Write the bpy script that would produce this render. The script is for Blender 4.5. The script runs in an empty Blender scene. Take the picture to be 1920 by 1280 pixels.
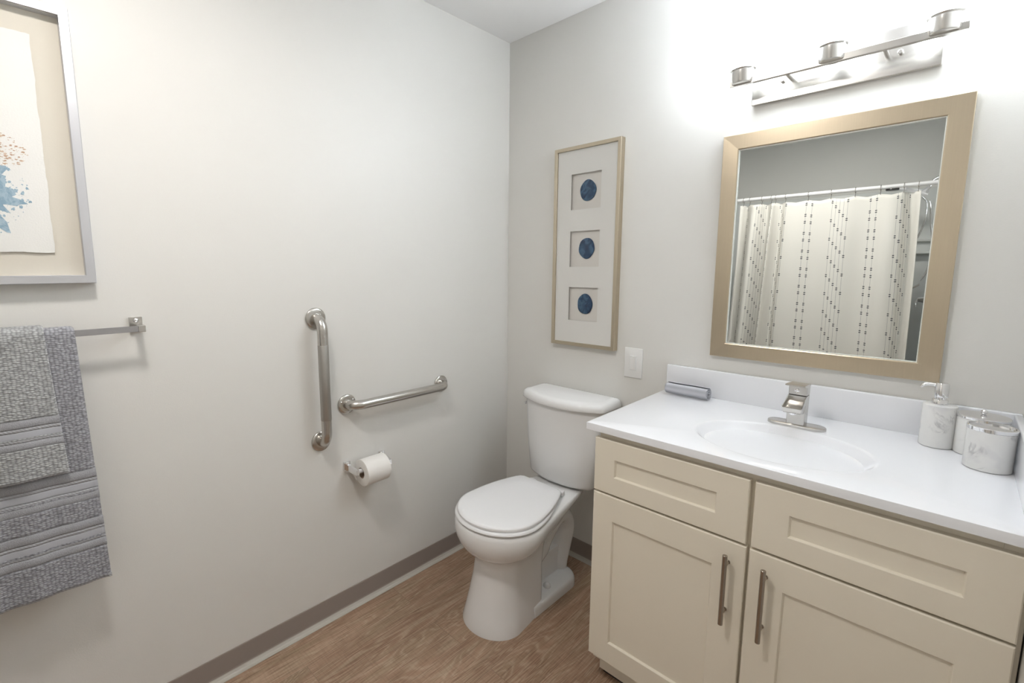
import bpy, bmesh, math, random
from math import sin, cos, pi, radians, sqrt
from mathutils import Vector, Matrix
random.seed(4)
S = bpy.context.scene
COL = S.collection

# ------------------------------------------------------------------ camera
yaw, pitch, roll = 0.8018, -0.1345, -0.0033
f_ = Vector((-sin(yaw)*cos(pitch), cos(yaw)*cos(pitch), sin(pitch)))
r_ = Vector((cos(yaw), sin(yaw), 0)); u_ = r_.cross(f_)
r2 = r_*cos(roll) + u_*sin(roll); u2 = -r_*sin(roll) + u_*cos(roll)
cd = bpy.data.cameras.new('camera'); cam = bpy.data.objects.new('camera', cd); COL.objects.link(cam)
M = Matrix(((r2.x, u2.x, -f_.x, 1.6133), (r2.y, u2.y, -f_.y, -1.8431), (r2.z, u2.z, -f_.z, 1.3742), (0, 0, 0, 1)))
cam.matrix_world = M
cd.sensor_width = 36; cd.lens = 889.469/1920*36
cd.shift_x = 81.22/1920; cd.shift_y = -17.82/1920
cd.clip_start = 0.02
S.camera = cam

# ------------------------------------------------------------------ world, exposure
w = bpy.data.worlds.new('world'); S.world = w; w.use_nodes = True
w.node_tree.nodes['Background'].inputs[0].default_value = (0.8, 0.85, 0.9, 1)
w.node_tree.nodes['Background'].inputs[1].default_value = 0.0
S.view_settings.view_transform = 'Standard'; S.view_settings.look = 'None'
S.view_settings.gamma = 1; S.view_settings.use_curve_mapping = False
S.view_settings.exposure = 0.57
SHADE_E = 16.0; DOME_E = 80.0
H = 2.44; RX = 1.758; YB = -2.985; SHX = 1.55; SHY = -2.2

# ------------------------------------------------------------------ materials
def srgb(r, g, b):
    f = lambda c: (c/255/12.92) if c/255 <= .04045 else ((c/255+.055)/1.055)**2.4
    return (f(r), f(g), f(b), 1)
def mat(name, col, rough=.5, metal=0, **k):
    m = bpy.data.materials.new(name); m.use_nodes = True
    b = m.node_tree.nodes['Principled BSDF']
    b.inputs['Base Color'].default_value = col if len(col) == 4 else (*col, 1)
    b.inputs['Roughness'].default_value = rough; b.inputs['Metallic'].default_value = metal
    for n, v in k.items(): b.inputs[n.replace('_', ' ')].default_value = v
    return m
class N:
    def __init__(s, m): s.m = m; s.t = m.node_tree; s.b = s.t.nodes['Principled BSDF']
    def n(s, kind, **k):
        x = s.t.nodes.new(kind)
        for a, v in k.items(): setattr(x, a, v)
        return x
    def l(s, a, b): s.t.links.new(a, b)
    def math(s, op, a, b=None, c=None, clamp=False):
        x = s.t.nodes.new('ShaderNodeMath'); x.operation = op; x.use_clamp = clamp
        for i, v in enumerate((a, b, c)):
            if v is None: continue
            if isinstance(v, (int, float)): x.inputs[i].default_value = v
            else: s.l(v, x.inputs[i])
        return x.outputs[0]
    def mix(s, f, a, b, mode='MIX'):
        x = s.n('ShaderNodeMix', data_type='RGBA', blend_type=mode)
        for i, v in ((0, f), (6, a), (7, b)):
            if isinstance(v, (int, float)): x.inputs[i].default_value = v
            elif isinstance(v, tuple): x.inputs[i].default_value = v
            else: s.l(v, x.inputs[i])
        return x.outputs[2]
    def coords(s, kind='Object', scale=(1, 1, 1), rot=(0, 0, 0)):
        c = s.n('ShaderNodeTexCoord'); mp = s.n('ShaderNodeMapping')
        mp.inputs['Scale'].default_value = scale; mp.inputs['Rotation'].default_value = rot
        s.l(c.outputs[kind], mp.inputs[0]); return mp.outputs[0]
    def noise(s, vec, scale, detail=3, rough=.5, dist=0):
        x = s.n('ShaderNodeTexNoise'); x.inputs['Scale'].default_value = scale; x.inputs['Detail'].default_value = detail
        x.inputs['Roughness'].default_value = rough; x.inputs['Distortion'].default_value = dist
        s.l(vec, x.inputs['Vector']); return x.outputs['Fac']
    def ramp(s, fac, stops):
        x = s.n('ShaderNodeValToRGB'); e = x.color_ramp.elements
        while len(e) < len(stops): e.new(.5)
        for el, (p, c) in zip(e, stops): el.position = p; el.color = c
        s.l(fac, x.inputs[0]); return x.outputs[0]
    def bump(s, h, dist=.001, strength=1):
        x = s.n('ShaderNodeBump'); x.inputs['Distance'].default_value = dist; x.inputs['Strength'].default_value = strength
        s.l(h, x.inputs['Height']); s.l(x.outputs[0], s.b.inputs['Normal'])
    def base(s, c): s.l(c, s.b.inputs['Base Color'])

def paint(name, col, rough=.45, bump=.0004):
    m = mat(name, col, rough); n = N(m); v = n.coords('Object')
    n.bump(n.noise(v, 260, 2), bump, .5); return m
M_wall = paint('wall_paint', (.765, .755, .725), .45, .0003)
M_ceil = paint('ceiling_paint', (.92, .92, .92), .7)
M_cab = paint('cabinet_paint', (.86, .80, .68), .38, .00015)
M_cabin = paint('cabinet_shadow_paint', (.50, .46, .37), .5, .0001)
M_counter = mat('cultured_marble', (.86, .87, .90), .13)
M_porc = mat('porcelain', (.86, .86, .86), .08)
M_seat = mat('seat_plastic', (.86, .86, .87), .2)
M_plastic = mat('switch_plastic', (.85, .85, .84), .3)
M_chrome = mat('chrome', (.85, .85, .86), .07, 1)
M_barchrome = mat('chrome_dark_reflection', (.50, .50, .53), .16, 1)  # bar chrome with the dark room reflection painted into its base colour
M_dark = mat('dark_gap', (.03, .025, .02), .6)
def brushed(name, col, rough, scale, axis=0):
    m = mat(name, col, rough, 1); n = N(m)
    sc = [14, 14, 14]; sc[axis] = scale
    v = n.coords('Object', tuple(sc)); f = n.noise(v, 30, 3, .6)
    n.base(n.mix(f, tuple(c*.95 for c in col)+(1,), tuple(min(1, c*1.05) for c in col)+(1,)))
    n.l(n.math('MULTIPLY_ADD', f, .05, rough-.025), n.b.inputs['Roughness']); return m
M_nickel = mat('brushed_nickel', (.60, .585, .56), .26, 1)
M_steel = mat('satin_steel', (.56, .54, .51), .26, 1)
M_peened = mat('peened_steel', (.45, .435, .41), .42, 1)
n = N(M_peened); vo = n.n('ShaderNodeTexVoronoi'); vo.inputs['Scale'].default_value = 700
n.l(n.coords('Object'), vo.inputs['Vector']); n.bump(vo.outputs['Distance'], .0004, .6)
M_handle = mat('handle_bronze_nickel', (.40, .36, .32), .26, 1)
M_champ = brushed('champagne_metal', (.62, .53, .40), .30, .3, 2)
M_champ2 = brushed('pale_gold_metal', (.56, .49, .38), .34, .3, 2)
M_silver = mat('silver_leaf_frame', (.66, .67, .71), .36, .85)
M_mirror = mat('mirror_silver', (.80, .82, .80), .0, 1)
M_edge = mat('mirror_cut_edge', (.85, .86, .82), .15)
M_basedk = mat('vinyl_cove_base', (.31, .265, .24), .45)
M_toe = mat('cove_toe_pale', (.50, .47, .42), .5)  # even colour, paler than the vinyl cove base above it
M_mat = paint('mat_board', (.90, .90, .88), .8, .0002)
M_paper = paint('deckle_paper', (.84, .84, .82), .85, .0008)
M_liner = paint('float_mount', (.84, .82, .785), .85, .0003)
M_linen = paint('art_backing', (.72, .68, .60), .85, .0004)
M_white = mat('white_enamel', (.84, .84, .86), .25)
M_tub = mat('fiberglass_surround', (.80, .82, .81), .22)
M_roll = paint('tissue', (.85, .83, .80), .95, .0004)
M_card = mat('cardboard', (.30, .22, .16), .9)

def emis(name, col, e):
    m = mat(name, (.9, .9, .9), .4); b = m.node_tree.nodes['Principled BSDF']
    b.inputs['Emission Color'].default_value = (*col, 1); b.inputs['Emission Strength'].default_value = e; return m
M_shade = emis('lit_frosted_glass', (.86, .93, 1.0), SHADE_E)
M_dome = emis('lit_ceiling_diffuser', (1.0, .955, .90), DOME_E)

def glass_mat():
    m = bpy.data.materials.new('picture_glass'); m.use_nodes = True; t = m.node_tree
    t.nodes.clear(); o = t.nodes.new('ShaderNodeOutputMaterial'); mx = t.nodes.new('ShaderNodeMixShader')
    fr = t.nodes.new('ShaderNodeFresnel'); fr.inputs[0].default_value = 1.15
    tr = t.nodes.new('ShaderNodeBsdfTransparent'); gl = t.nodes.new('ShaderNodeBsdfGlossy'); gl.inputs['Roughness'].default_value = .02
    t.links.new(fr.outputs[0], mx.inputs[0]); t.links.new(tr.outputs[0], mx.inputs[1]); t.links.new(gl.outputs[0], mx.inputs[2])
    t.links.new(mx.outputs[0], o.inputs[0]); return m
M_glass = glass_mat()

def floor_mat():
    m = mat('oak_vinyl_plank', (.3, .2, .15), .42); n = N(m)
    v = n.coords('Object', (1, 1, 1), (0, 0, pi/2))
    br = n.n('ShaderNodeTexBrick'); br.offset = .37
    for k, x in (('Scale', 1), ('Mortar Size', .0008), ('Mortar Smooth', .3), ('Brick Width', 1.22), ('Row Height', .152), ('Bias', 0)):
        br.inputs[k].default_value = x
    br.inputs['Color1'].default_value = (0, 0, 0, 1); br.inputs['Color2'].default_value = (1, 1, 1, 1); br.inputs['Mortar'].default_value = (.5, .5, .5, 1)
    n.l(v, br.inputs['Vector'])
    pid = br.outputs['Color']
    # grain stretched along the plank, shifted per plank
    sep = n.n('ShaderNodeSeparateXYZ'); n.l(v, sep.inputs[0])
    off = n.math('MULTIPLY', pid, 7.3)
    cb = n.n('ShaderNodeCombineXYZ')
    n.l(n.math('MULTIPLY_ADD', sep.outputs[0], 1.0, off), cb.inputs[0])
    n.l(n.math('MULTIPLY_ADD', sep.outputs[1], 8.0, off), cb.inputs[1])
    base = cb.outputs[0]
    rings = n.noise(base, 1.25, 2, .5, .9)
    wv = n.math('SINE', n.math('MULTIPLY', rings, 120))
    wv = n.math('MULTIPLY_ADD', wv, .5, .5)
    cb2 = n.n('ShaderNodeCombineXYZ')
    n.l(n.math('MULTIPLY_ADD', sep.outputs[0], 4.0, off), cb2.inputs[0]); n.l(n.math('MULTIPLY', sep.outputs[1], 110), cb2.inputs[1])
    fine = n.noise(cb2.outputs[0], 2.2, 4, .65)
    big = n.noise(base, 1.1, 2, .5)
    c = n.ramp(big, [(.30, srgb(150, 120, 98)), (.5, srgb(172, 142, 119)), (.7, srgb(190, 162, 138))])
    patch = n.noise(base, 2.6, 2, .5)
    c = n.mix(n.ramp(patch, [(.46, (0, 0, 0, 1)), (.66, (.55, .55, .55, 1))]), c, srgb(150, 134, 108))
    c = n.mix(n.math('MULTIPLY', pid, .35), c, srgb(148, 116, 94))
    c = n.mix(n.math('MULTIPLY', n.math('POWER', wv, 2.5), .42), c, srgb(200, 180, 155))
    c = n.mix(n.ramp(fine, [(.36, (.62, .62, .62, 1)), (.52, (0, 0, 0, 1))]), c, srgb(108, 78, 60))
    cb3 = n.n('ShaderNodeCombineXYZ')
    n.l(n.math('MULTIPLY', sep.outputs[0], 90), cb3.inputs[0]); n.l(n.math('MULTIPLY', sep.outputs[1], 9), cb3.inputs[1])
    cross = n.noise(cb3.outputs[0], 2.0, 2, .5)
    c = n.mix(n.ramp(cross, [(.35, (.16, .16, .16, 1)), (.55, (0, 0, 0, 1))]), c, srgb(104, 78, 60))
    c = n.mix(n.math('MULTIPLY', br.outputs['Fac'], .55), c, srgb(88, 66, 52))
    n.base(c)
    n.bump(n.math('ADD', n.math('MULTIPLY', fine, .6), n.math('MULTIPLY', br.outputs['Fac'], -1.5)), .0006, .6)
    return m
M_floor = floor_mat()

def marble_mat():
    m = mat('white_marble_resin', (.8, .8, .8), .22); n = N(m); v = n.coords('Object')
    a = n.noise(v, 9, 5, .6, 1.2); b = n.noise(v, 17, 2, .5, .5)
    vein = n.math('SUBTRACT', 1, n.math('MULTIPLY', n.math('ABSOLUTE', n.math('SUBTRACT', a, .5)), 42), clamp=True)
    msk = n.ramp(b, [(.52, (0, 0, 0, 1)), (.66, (1, 1, 1, 1))])
    fac = n.math('MULTIPLY', vein, msk)
    cl = n.ramp(n.noise(v, 22, 2), [(.56, (0, 0, 0, 1)), (.75, (.5, .5, .5, 1))])
    c = n.mix(cl, (.82, .82, .81, 1), (.62, .62, .65, 1)); c = n.mix(n.math('MULTIPLY', fac, .55), c, (.30, .30, .32, 1))
    n.base(c); return m
M_marble = marble_mat()

def terry_mat(name, col, rows=230, dist=.0022):
    m = mat(name, col, .95); n = N(m); n.b.inputs['Sheen Weight'].default_value = .4
    uv = n.n('ShaderNodeTexCoord').outputs['UV']
    mp = n.n('ShaderNodeMapping'); mp.inputs['Scale'].default_value = (rows*.62, rows, 1); n.l(uv, mp.inputs[0])
    nz = n.noise(uv, 60, 2); 
    vo = n.n('ShaderNodeTexVoronoi'); vo.inputs['Scale'].default_value = 1; vo.inputs['Randomness'].default_value = .5
    n.l(mp.outputs[0], vo.inputs['Vector'])
    h = n.math('SUBTRACT', 1, vo.outputs['Distance'])
    h = n.math('ADD', h, n.math('MULTIPLY', nz, .25))
    n.bump(h, dist, 1)
    lo = tuple(c*.5 for c in col)+(1,); hi = tuple(min(1, c*1.25) for c in col)+(1,)  # painted shade: base colour darkens in the crevices between terry loops
    n.base(n.mix(n.ramp(vo.outputs['Distance'], [(.15, (0, 0, 0, 1)), (.75, (1, 1, 1, 1))]), hi, lo)); return m
M_terry = terry_mat('grey_terry', (.36, .365, .40), 215)
M_terry2 = terry_mat('light_grey_terry', (.44, .45, .46), 215)
def band_mat(name, col):
    m = mat(name, col, .8); n = N(m); uv = n.n('ShaderNodeTexCoord').outputs['UV']
    s = n.n('ShaderNodeSeparateXYZ'); n.l(uv, s.inputs[0])
    # twisted cord edging: diagonal stripes along the band
    d = n.math('SINE', n.math('ADD', n.math('MULTIPLY', s.outputs[0], 900), n.math('MULTIPLY', s.outputs[1], 900)))
    n.bump(n.math('MULTIPLY', d, .5), .0008, .8); return m
M_cord = band_mat('twisted_cord', (.40, .405, .43))
M_plush = mat('plush_ribbed_terry', (.37, .375, .40), .95)
n = N(M_plush); v_ = n.coords('Object'); pn = n.noise(v_, 420, 2, .6); n.bump(pn, .0015, 1)
n.base(n.mix(pn, (.27, .275, .30, 1), (.47, .475, .50, 1)))
M_band = mat('woven_satin_band', (.44, .45, .49), .55)
M_wash = mat('ribbed_washcloth', (.45, .45, .50), .95)
n = N(M_wash); uv = n.n('ShaderNodeTexCoord').outputs['UV']; s_ = n.n('ShaderNodeSeparateXYZ'); n.l(uv, s_.inputs[0])
rb = n.math('SINE', n.math('MULTIPLY', s_.outputs[1], 2*pi))
n.bump(n.math('ADD', rb, n.noise(uv, 40, 2)), .0008, .9)
n.base(n.mix(n.math('MULTIPLY_ADD', rb, .5, .5), (.42, .43, .47, 1), (.60, .61, .66, 1)))

def curtain_mat():
    m = mat('printed_curtain_cloth', (.86, .82, .74), .9); n = N(m)
    n.b.inputs['Subsurface Weight'].default_value = 0
    uv = n.n('ShaderNodeTexCoord').outputs['UV']; s = n.n('ShaderNodeSeparateXYZ'); n.l(uv, s.inputs[0])
    u, v = s.outputs[0], s.outputs[1]
    P = .41
    line_all = None; dot_all = None
    def lt(a, b): return n.math('LESS_THAN', a, b)
    for (cu, k, kind) in [(.922-.019, 0, 'p'), (.922+.019, 1, 'p')]+[(1.127+(i-2)*.025, i, 'g') for i in range(5)]:
        t = n.math('ABSOLUTE', n.math('SUBTRACT', n.math('WRAP', n.math('SUBTRACT', u, cu), P/2, -P/2), 0.0))
        ln = lt(t, .0011)
        wide = lt(t, .0062)
        off = (.03*k if kind == 'g' else .004*k)
        vv = n.math('WRAP', n.math('ADD', v, off), .125, 0.0)
        segs = [0, .012] if kind == 'g' else [0, .012, .048, .060]
        ds = None
        for sg in segs:
            q = lt(n.math('ABSOLUTE', n.math('SUBTRACT', vv, sg+.006)), .0031)
            ds = q if ds is None else n.math('MAXIMUM', ds, q)
        d = n.math('MULTIPLY', wide, ds)
        line_all = ln if line_all is None else n.math('MAXIMUM', line_all, ln)
        dot_all = d if dot_all is None else n.math('MAXIMUM', dot_all, d)
    c = n.mix(n.math('MULTIPLY', line_all, .75), (.82, .80, .755, 1), (.28, .29, .30, 1))
    c = n.mix(dot_all, c, (.075, .08, .09, 1)); n.base(c)
    return m
M_curtain = curtain_mat()

def agate_mat():
    m = mat('blue_agate', (.03, .09, .22), .25); n = N(m); v = n.coords('Object')
    a = n.noise(v, 26, 4, .5, 1.5)
    n.base(n.ramp(a, [(.3, srgb(30, 52, 84)), (.48, srgb(40, 72, 108)), (.6, srgb(72, 108, 140)), (.75, srgb(46, 70, 100))])); return m
M_agate = agate_mat()
def blot_mat(name, c1, c2):
    m = mat(name, c1, .8); n = N(m); v = n.coords('Object'); a = n.noise(v, 60, 4, .6, 1)
    n.base(n.mix(n.ramp(a, [(.42, (0, 0, 0, 1)), (.6, (1, 1, 1, 1))]), c1, c2)); return m
M_blue = blot_mat('blue_ink', srgb(140, 168, 188), srgb(172, 194, 207))
M_brown = blot_mat('brown_ink', srgb(188, 156, 134), srgb(214, 192, 172))

# ------------------------------------------------------------------ mesh helpers
def empty(name, loc=(0, 0, 0)):
    o = bpy.data.objects.new(name, None); COL.objects.link(o); o.location = loc; o.empty_display_size = .05; return o
def tag(o, label, cat, group=None):
    o['label'] = label; o['category'] = cat
    if group: o['group'] = group
    return o
def thing(name, label, cat, loc=(0, 0, 0), group=None):
    return tag(empty(name, loc), label, cat, group)
def obj(name, bm, m, parent=None, smooth=None, label=None):
    bmesh.ops.recalc_face_normals(bm, faces=bm.faces)
    me = bpy.data.meshes.new(name); bm.to_mesh(me); bm.free()
    ms = m if isinstance(m, (list, tuple)) else [m]
    for x in ms: me.materials.append(x)
    o = bpy.data.objects.new(name, me); COL.objects.link(o)
    if parent is not None:
        o.parent = parent
        o.matrix_parent_inverse = Matrix.Translation(-root_loc(parent))
    if smooth is not None:
        me.polygons.foreach_set('use_smooth', [True]*len(me.polygons))
        if smooth < 180: me.set_sharp_from_angle(angle=radians(smooth))
    if label: o['label'] = label
    return o
def root_loc(p):
    v = Vector((0, 0, 0))
    while p is not None:
        if p.parent is None: v += p.location; break
        p = p.parent
    return v if True else v
def obj_child(name, bm, m, parent, smooth=None, label=None):
    """child of a mesh part (sub-part); all meshes use world coordinates"""
    o = obj(name, bm, m, None, smooth, label); o.parent = parent
    return o
def struct(name, bm, m, smooth=None):
    o = obj(name, bm, m, None, smooth); o['kind'] = 'structure'; return o
def B(): return bmesh.new()
def add(bm, other):
    tmp = bpy.data.meshes.new('t'); other.to_mesh(tmp); bm.from_mesh(tmp); bpy.data.meshes.remove(tmp); other.free(); return bm
def box(bm, x0, x1, y0, y1, z0, z1, bev=0, seg=2):
    t = B(); bmesh.ops.create_cube(t, size=1)
    for v in t.verts: v.co = Vector(((x0+x1)/2+v.co.x*(x1-x0), (y0+y1)/2+v.co.y*(y1-y0), (z0+z1)/2+v.co.z*(z1-z0)))
    if bev: bmesh.ops.bevel(t, geom=t.edges[:]+t.verts[:], offset=bev, segments=seg, profile=.5, affect='EDGES')
    return add(bm, t)
def loft(bm, rings, cap0=True, cap1=True, closed=True):
    vs = [[bm.verts.new(p) for p in r] for r in rings]
    k = len(rings[0])
    for a, b in zip(vs, vs[1:]):
        for i in range(k if closed else k-1):
            j = (i+1) % k
            try: bm.faces.new((a[i], a[j], b[j], b[i]))
            except ValueError: pass
    if cap0: bm.faces.new(vs[0])
    if cap1: bm.faces.new(list(reversed(vs[-1])))
    return vs
def frames(pts, up=None):
    pts = [Vector(p) for p in pts]; T = []
    for i in range(len(pts)):
        a = pts[max(i-1, 0)]; b = pts[min(i+1, len(pts)-1)]; T.append((b-a).normalized())
    n0 = Vector(up) if up else (Vector((0, 0, 1)) if abs(T[0].z) < .9 else Vector((1, 0, 0)))
    out = []
    for t in T:
        n0 = (n0 - t*n0.dot(t)).normalized(); out.append((t, n0.copy(), t.cross(n0)))
    return pts, out
def tube(bm, pts, r, seg=16, caps=True, sx=1, sy=1):
    pts, fr = frames(pts); rs = r if isinstance(r, (list, tuple)) else [r]*len(pts)
    rings = [[p+n_*cos(2*pi*i/seg)*q*sx+b*sin(2*pi*i/seg)*q*sy for i in range(seg)] for p, (t, n_, b), q in zip(pts, fr, rs)]
    loft(bm, rings, caps, caps); return bm
def smooth_path(ctrl, n=8):
    P = [Vector(c) for c in ctrl]; P = [P[0]*2-P[1]]+P+[P[-1]*2-P[-2]]; out = []
    for i in range(1, len(P)-2):
        for k in range(n):
            t = k/n; a, b, c, d = P[i-1:i+3]
            out.append(.5*((2*b)+(-a+c)*t+(2*a-5*b+4*c-d)*t*t+(-a+3*b-3*c+d)*t**3))
    out.append(P[-2]); return out
def lathe(bm, prof, o=(0, 0, 0), axis='z', seg=32, sx=1, sy=1):
    o = Vector(o); rings = []
    for r, h in prof:
        ring = []
        for i in range(seg):
            a = 2*pi*i/seg; c, s = cos(a)*r*sx, sin(a)*r*sy
            ring.append(o+(Vector((c, s, h)) if axis == 'z' else Vector((h, c, s)) if axis == 'x' else Vector((s, h, c))))
        rings.append(ring)
    loft(bm, rings, True, True); return bm
def arc(cx, cy, r, a0, a1, n):
    return [(cx+r*cos(radians(a0+(a1-a0)*i/n)), cy+r*sin(radians(a0+(a1-a0)*i/n))) for i in range(n+1)]

# ------------------------------------------------------------------ the room
b = B(); box(b, 0, RX, YB, 0, -.06, 0); struct('floor', b, M_floor)
b = B(); box(b, -.1, RX+.1, YB-.1, .1, H, H+.1); struct('ceiling', b, M_ceil)
b = B(); box(b, -.12, 0, YB-.1, 0, -.06, H); struct('wall_left', b, M_wall)
b = B(); box(b, -.12, RX+.12, 0, .12, -.06, H); struct('wall_back', b, M_wall)
b = B(); box(b, RX, RX+.12, YB-.1, 0, -.06, H); struct('wall_right', b, M_wall)
b = B(); box(b, 0, RX, YB-.1, YB, -.06, H); struct('wall_rear', b, M_wall)
b = B(); box(b, SHX, RX, YB, SHY, 0, H, .001, 1); struct('wall_shower', b, M_wall)

def cove(name, pts_fn):
    """vinyl cove base: profile (d from wall, z)"""
    prof = [(0, .0885), (.0022, .0883), (.003, .086), (.003, .020), (.0045, .012), (.009, .0055)]
    b = B(); rings = [[pts_fn(t, d, z) for d, z in prof]+[pts_fn(t, 0, .0)] for t in (0, 1)]
    loft(b, rings); o = obj(name, b, M_basedk); o['kind'] = 'structure'
    prof = [(0.0035, .0165), (.0048, .0118), (.009, .0058), (.014, .003), (.0225, .0012), (.0225, 0.0), (.0035, .0)]
    b = B(); rings = [[pts_fn(t, d, z) for d, z in prof] for t in (0, 1)]
    loft(b, rings); obj_child('cove_toe', b, M_toe, o, label='pale toe strip of the cove base')
cove('baseboard_left', lambda t, d, z: Vector((d, YB+.75+t*(-(YB+.75)), z)))
cove('baseboard_back', lambda t, d, z: Vector((.023+t*(.862-.023), -d, z)))

# ------------------------------------------------------------------ vanity cabinet
CX0, CX1, CYF = .872, 1.7555, -.5513
van = thing('vanity_cabinet', 'cream shaker vanity cabinet with two doors and two drawer fronts under the white countertop', 'cabinet', ((CX0+CX1)/2, -.28, 0))
b = B()
box(b, CX0, CX0+.018, CYF+.019, -.003, 0.09, .872)           # left side panel
box(b, CX1-.018, CX1, CYF+.019, -.003, 0.09, .872)
box(b, CX0+.018, CX1-.018, CYF+.02, -.003, .09, .108)         # bottom
box(b, CX0+.018, CX1-.018, -.012, -.003, .108, .872)
obj('body', b, M_cab, van)
b = B()                                                    # face frame
box(b, CX0, CX0+.04, CYF, CYF+.019, .088, .872, .0008, 1)
box(b, CX1-.04, CX1, CYF, CYF+.019, .088, .872, .0008, 1)
box(b, CX0+.04, CX1-.04, CYF, CYF+.019, .845, .872)
box(b, CX0+.04, CX1-.04, CYF, CYF+.019, .65, .70)
box(b, CX0+.04, CX1-.04, CYF, CYF+.019, .088, .13)
box(b, 1.28, 1.325, CYF, CYF+.019, .13, .65); box(b, 1.28, 1.325, CYF, CYF+.019, .70, .845)
obj('face_frame', b, M_cab, van)
b = B(); box(b, CX0+.0002, CX1-.0002, -.505, -.490, .012, .0898, .0006, 1); obj('toe_kick', b, M_cab, van)
b = B(); box(b, CX0+.012, CX1-.012, -.498, -.486, 0.0, .0118); obj('toe_strip', b, M_dark, van, label='dark strip under the toe kick')  # near-black strip filling the height below the toe kick board
b = B(); box(b, CX0, CX0+.018, -.4898, -.003, 0, .0898); obj('side_foot', b, M_cab, van)
def shaker(x0, x1, z0, z1, px0, px1, pz0, pz1, bottomless=False):
    yb, yf = -.5518, -.5705
    R = lambda a, b_, c, d, y: [Vector((a, y, c)), Vector((b_, y, c)), Vector((b_, y, d)), Vector((a, y, d))]
    e = .0025
    b = B()
    loft(b, [R(x0, x1, z0, z1, yb), R(x0, x1, z0, z1, yf+e), R(x0+e*.4, x1-e*.4, z0+e*.4, z1-e*.4, yf+e*.4), R(x0+e, x1-e, z0+e, z1-e, yf),
             R(px0, px1, pz0, pz1, yf), R(px0+.0012, px1-.0012, pz0+.0012, pz1-.0012, yf+.0008),
             R(px0+.004, px1-.004, pz0+.004, pz1-.004, yf+.0075)])
    return b
def handle(x, z0, z1, parent):
    b = B(); y = -.5985
    tube(b, [(x, y, z0), (x, y, z0+.0008), (x, y, z1-.0008), (x, y, z1)], [.0052, .006, .006, .0052], 16)
    for z in (z0+.030, z1-.030):
        tube(b, [(x, -.5702, z), (x, -.5735, z), (x, -.5738, z), (x, y, z)], [.0055, .0055, .0042, .0042], 12)
    obj_child('handle', b, M_handle, parent, 40, label='brushed metal bar handle')
d1 = obj('drawer', shaker(.865, 1.2975, .6805, .8515, .932, 1.2235, .7365, .794), M_cab, van, label='left shaker drawer front')
d2 = obj('drawer', shaker(1.309, 1.7475, .6805, .8515, 1.383, 1.675, .7365, .792), M_cab, van, label='right shaker drawer front')
d3 = obj('door', shaker(.865, 1.3005, .109, .6745, .932, 1.2235, .179, .595), M_cab, van, label='left shaker door')
d4 = obj('door', shaker(1.3035+.004, 1.7475, .109, .6745, 1.383, 1.675, .179, .595), M_cab, van, label='right shaker door')
handle(1.2615, .455, .648, d3); handle(1.347, .455, .648, d4)
for o in (d3, d4):
    for c in o.children: c.matrix_parent_inverse = Matrix.Identity(4)

# ------------------------------------------------------------------ countertop with integral sink
CZ, CT = .8965, .022
ctx0, ctx1, cty0 = .8405, 1.7405, -.5835
top = B()
NA = 128; sc = Vector((1.3045, -.363)); sa, sb = .206, .161
angs = [2*pi*i/NA for i in range(NA)]
def rectpt(a, x0, x1, y0, y1):
    dx, dy = cos(a), sin(a); t = 1e9
    if dx > 1e-9: t = min(t, (x1-sc.x)/dx)
    if dx < -1e-9: t = min(t, (x0-sc.x)/dx)
    if dy > 1e-9: t = min(t, (y1-sc.y)/dy)
    if dy < -1e-9: t = min(t, (y0-sc.y)/dy)
    return sc.x+dx*t, sc.y+dy*t
def rect_ring(x0, x1, y0, y1, z):
    pts = [list(rectpt(a, x0, x1, y0, y1)) for a in angs]
    for cx, cy in ((x0, y0), (x0, y1), (x1, y0), (x1, y1)):
        i = min(range(NA), key=lambda i: abs((math.atan2(cy-sc.y, cx-sc.x)-angs[i]+pi) % (2*pi)-pi)); pts[i] = [cx, cy]
    return [Vector((x, y, z)) for x, y in pts]
def ell(s, z, dy=0): return [Vector((sc.x+cos(a)*sa*s, sc.y+dy+sin(a)*sb*s, z)) for a in angs]
e = .0018
rings = [rect_ring(ctx0, ctx1, cty0, -.001, CZ-CT), rect_ring(ctx0, ctx1, cty0, -.001, CZ-e), rect_ring(ctx0+e*.3, ctx1, cty0+e*.3, -.001, CZ-e*.3), rect_ring(ctx0+e, ctx1, cty0+e, -.001, CZ),
         ell(1.05, CZ), ell(1.025, CZ-.0004), ell(1.008, CZ-.0016)]+[ell(q, CZ-.0030-.098*(1-q**2.0)) for q in (.99, .97, .94, .9, .85, .79, .72, .64, .55, .45, .35, .25, .15, .08)]
loft(top, rings)
ct = tag(obj('countertop', top, M_counter, None, 40), 'glossy white vanity countertop with an integral oval sink basin', 'countertop')
b = B(); box(b, ctx0+.003, RX-.001, -.0195, -.001, CZ-.002, .998, .004, 3); obj_child('backsplash', b, M_counter, ct, 40)
b = B(); box(b, 1.7405, RX-.001, cty0+.006, -.0195, CZ-CT, .998, .004, 3); obj_child('side_splash', b, M_counter, ct, 40)
b = B(); lathe(b, [(.0, 0), (.020, 0), (.022, .002), (.016, .003), (.014, -.001), (0, -.001)], (sc.x, sc.y, CZ-.0995)); obj_child('drain', b, M_chrome, ct, 40, label='chrome drain')

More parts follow.
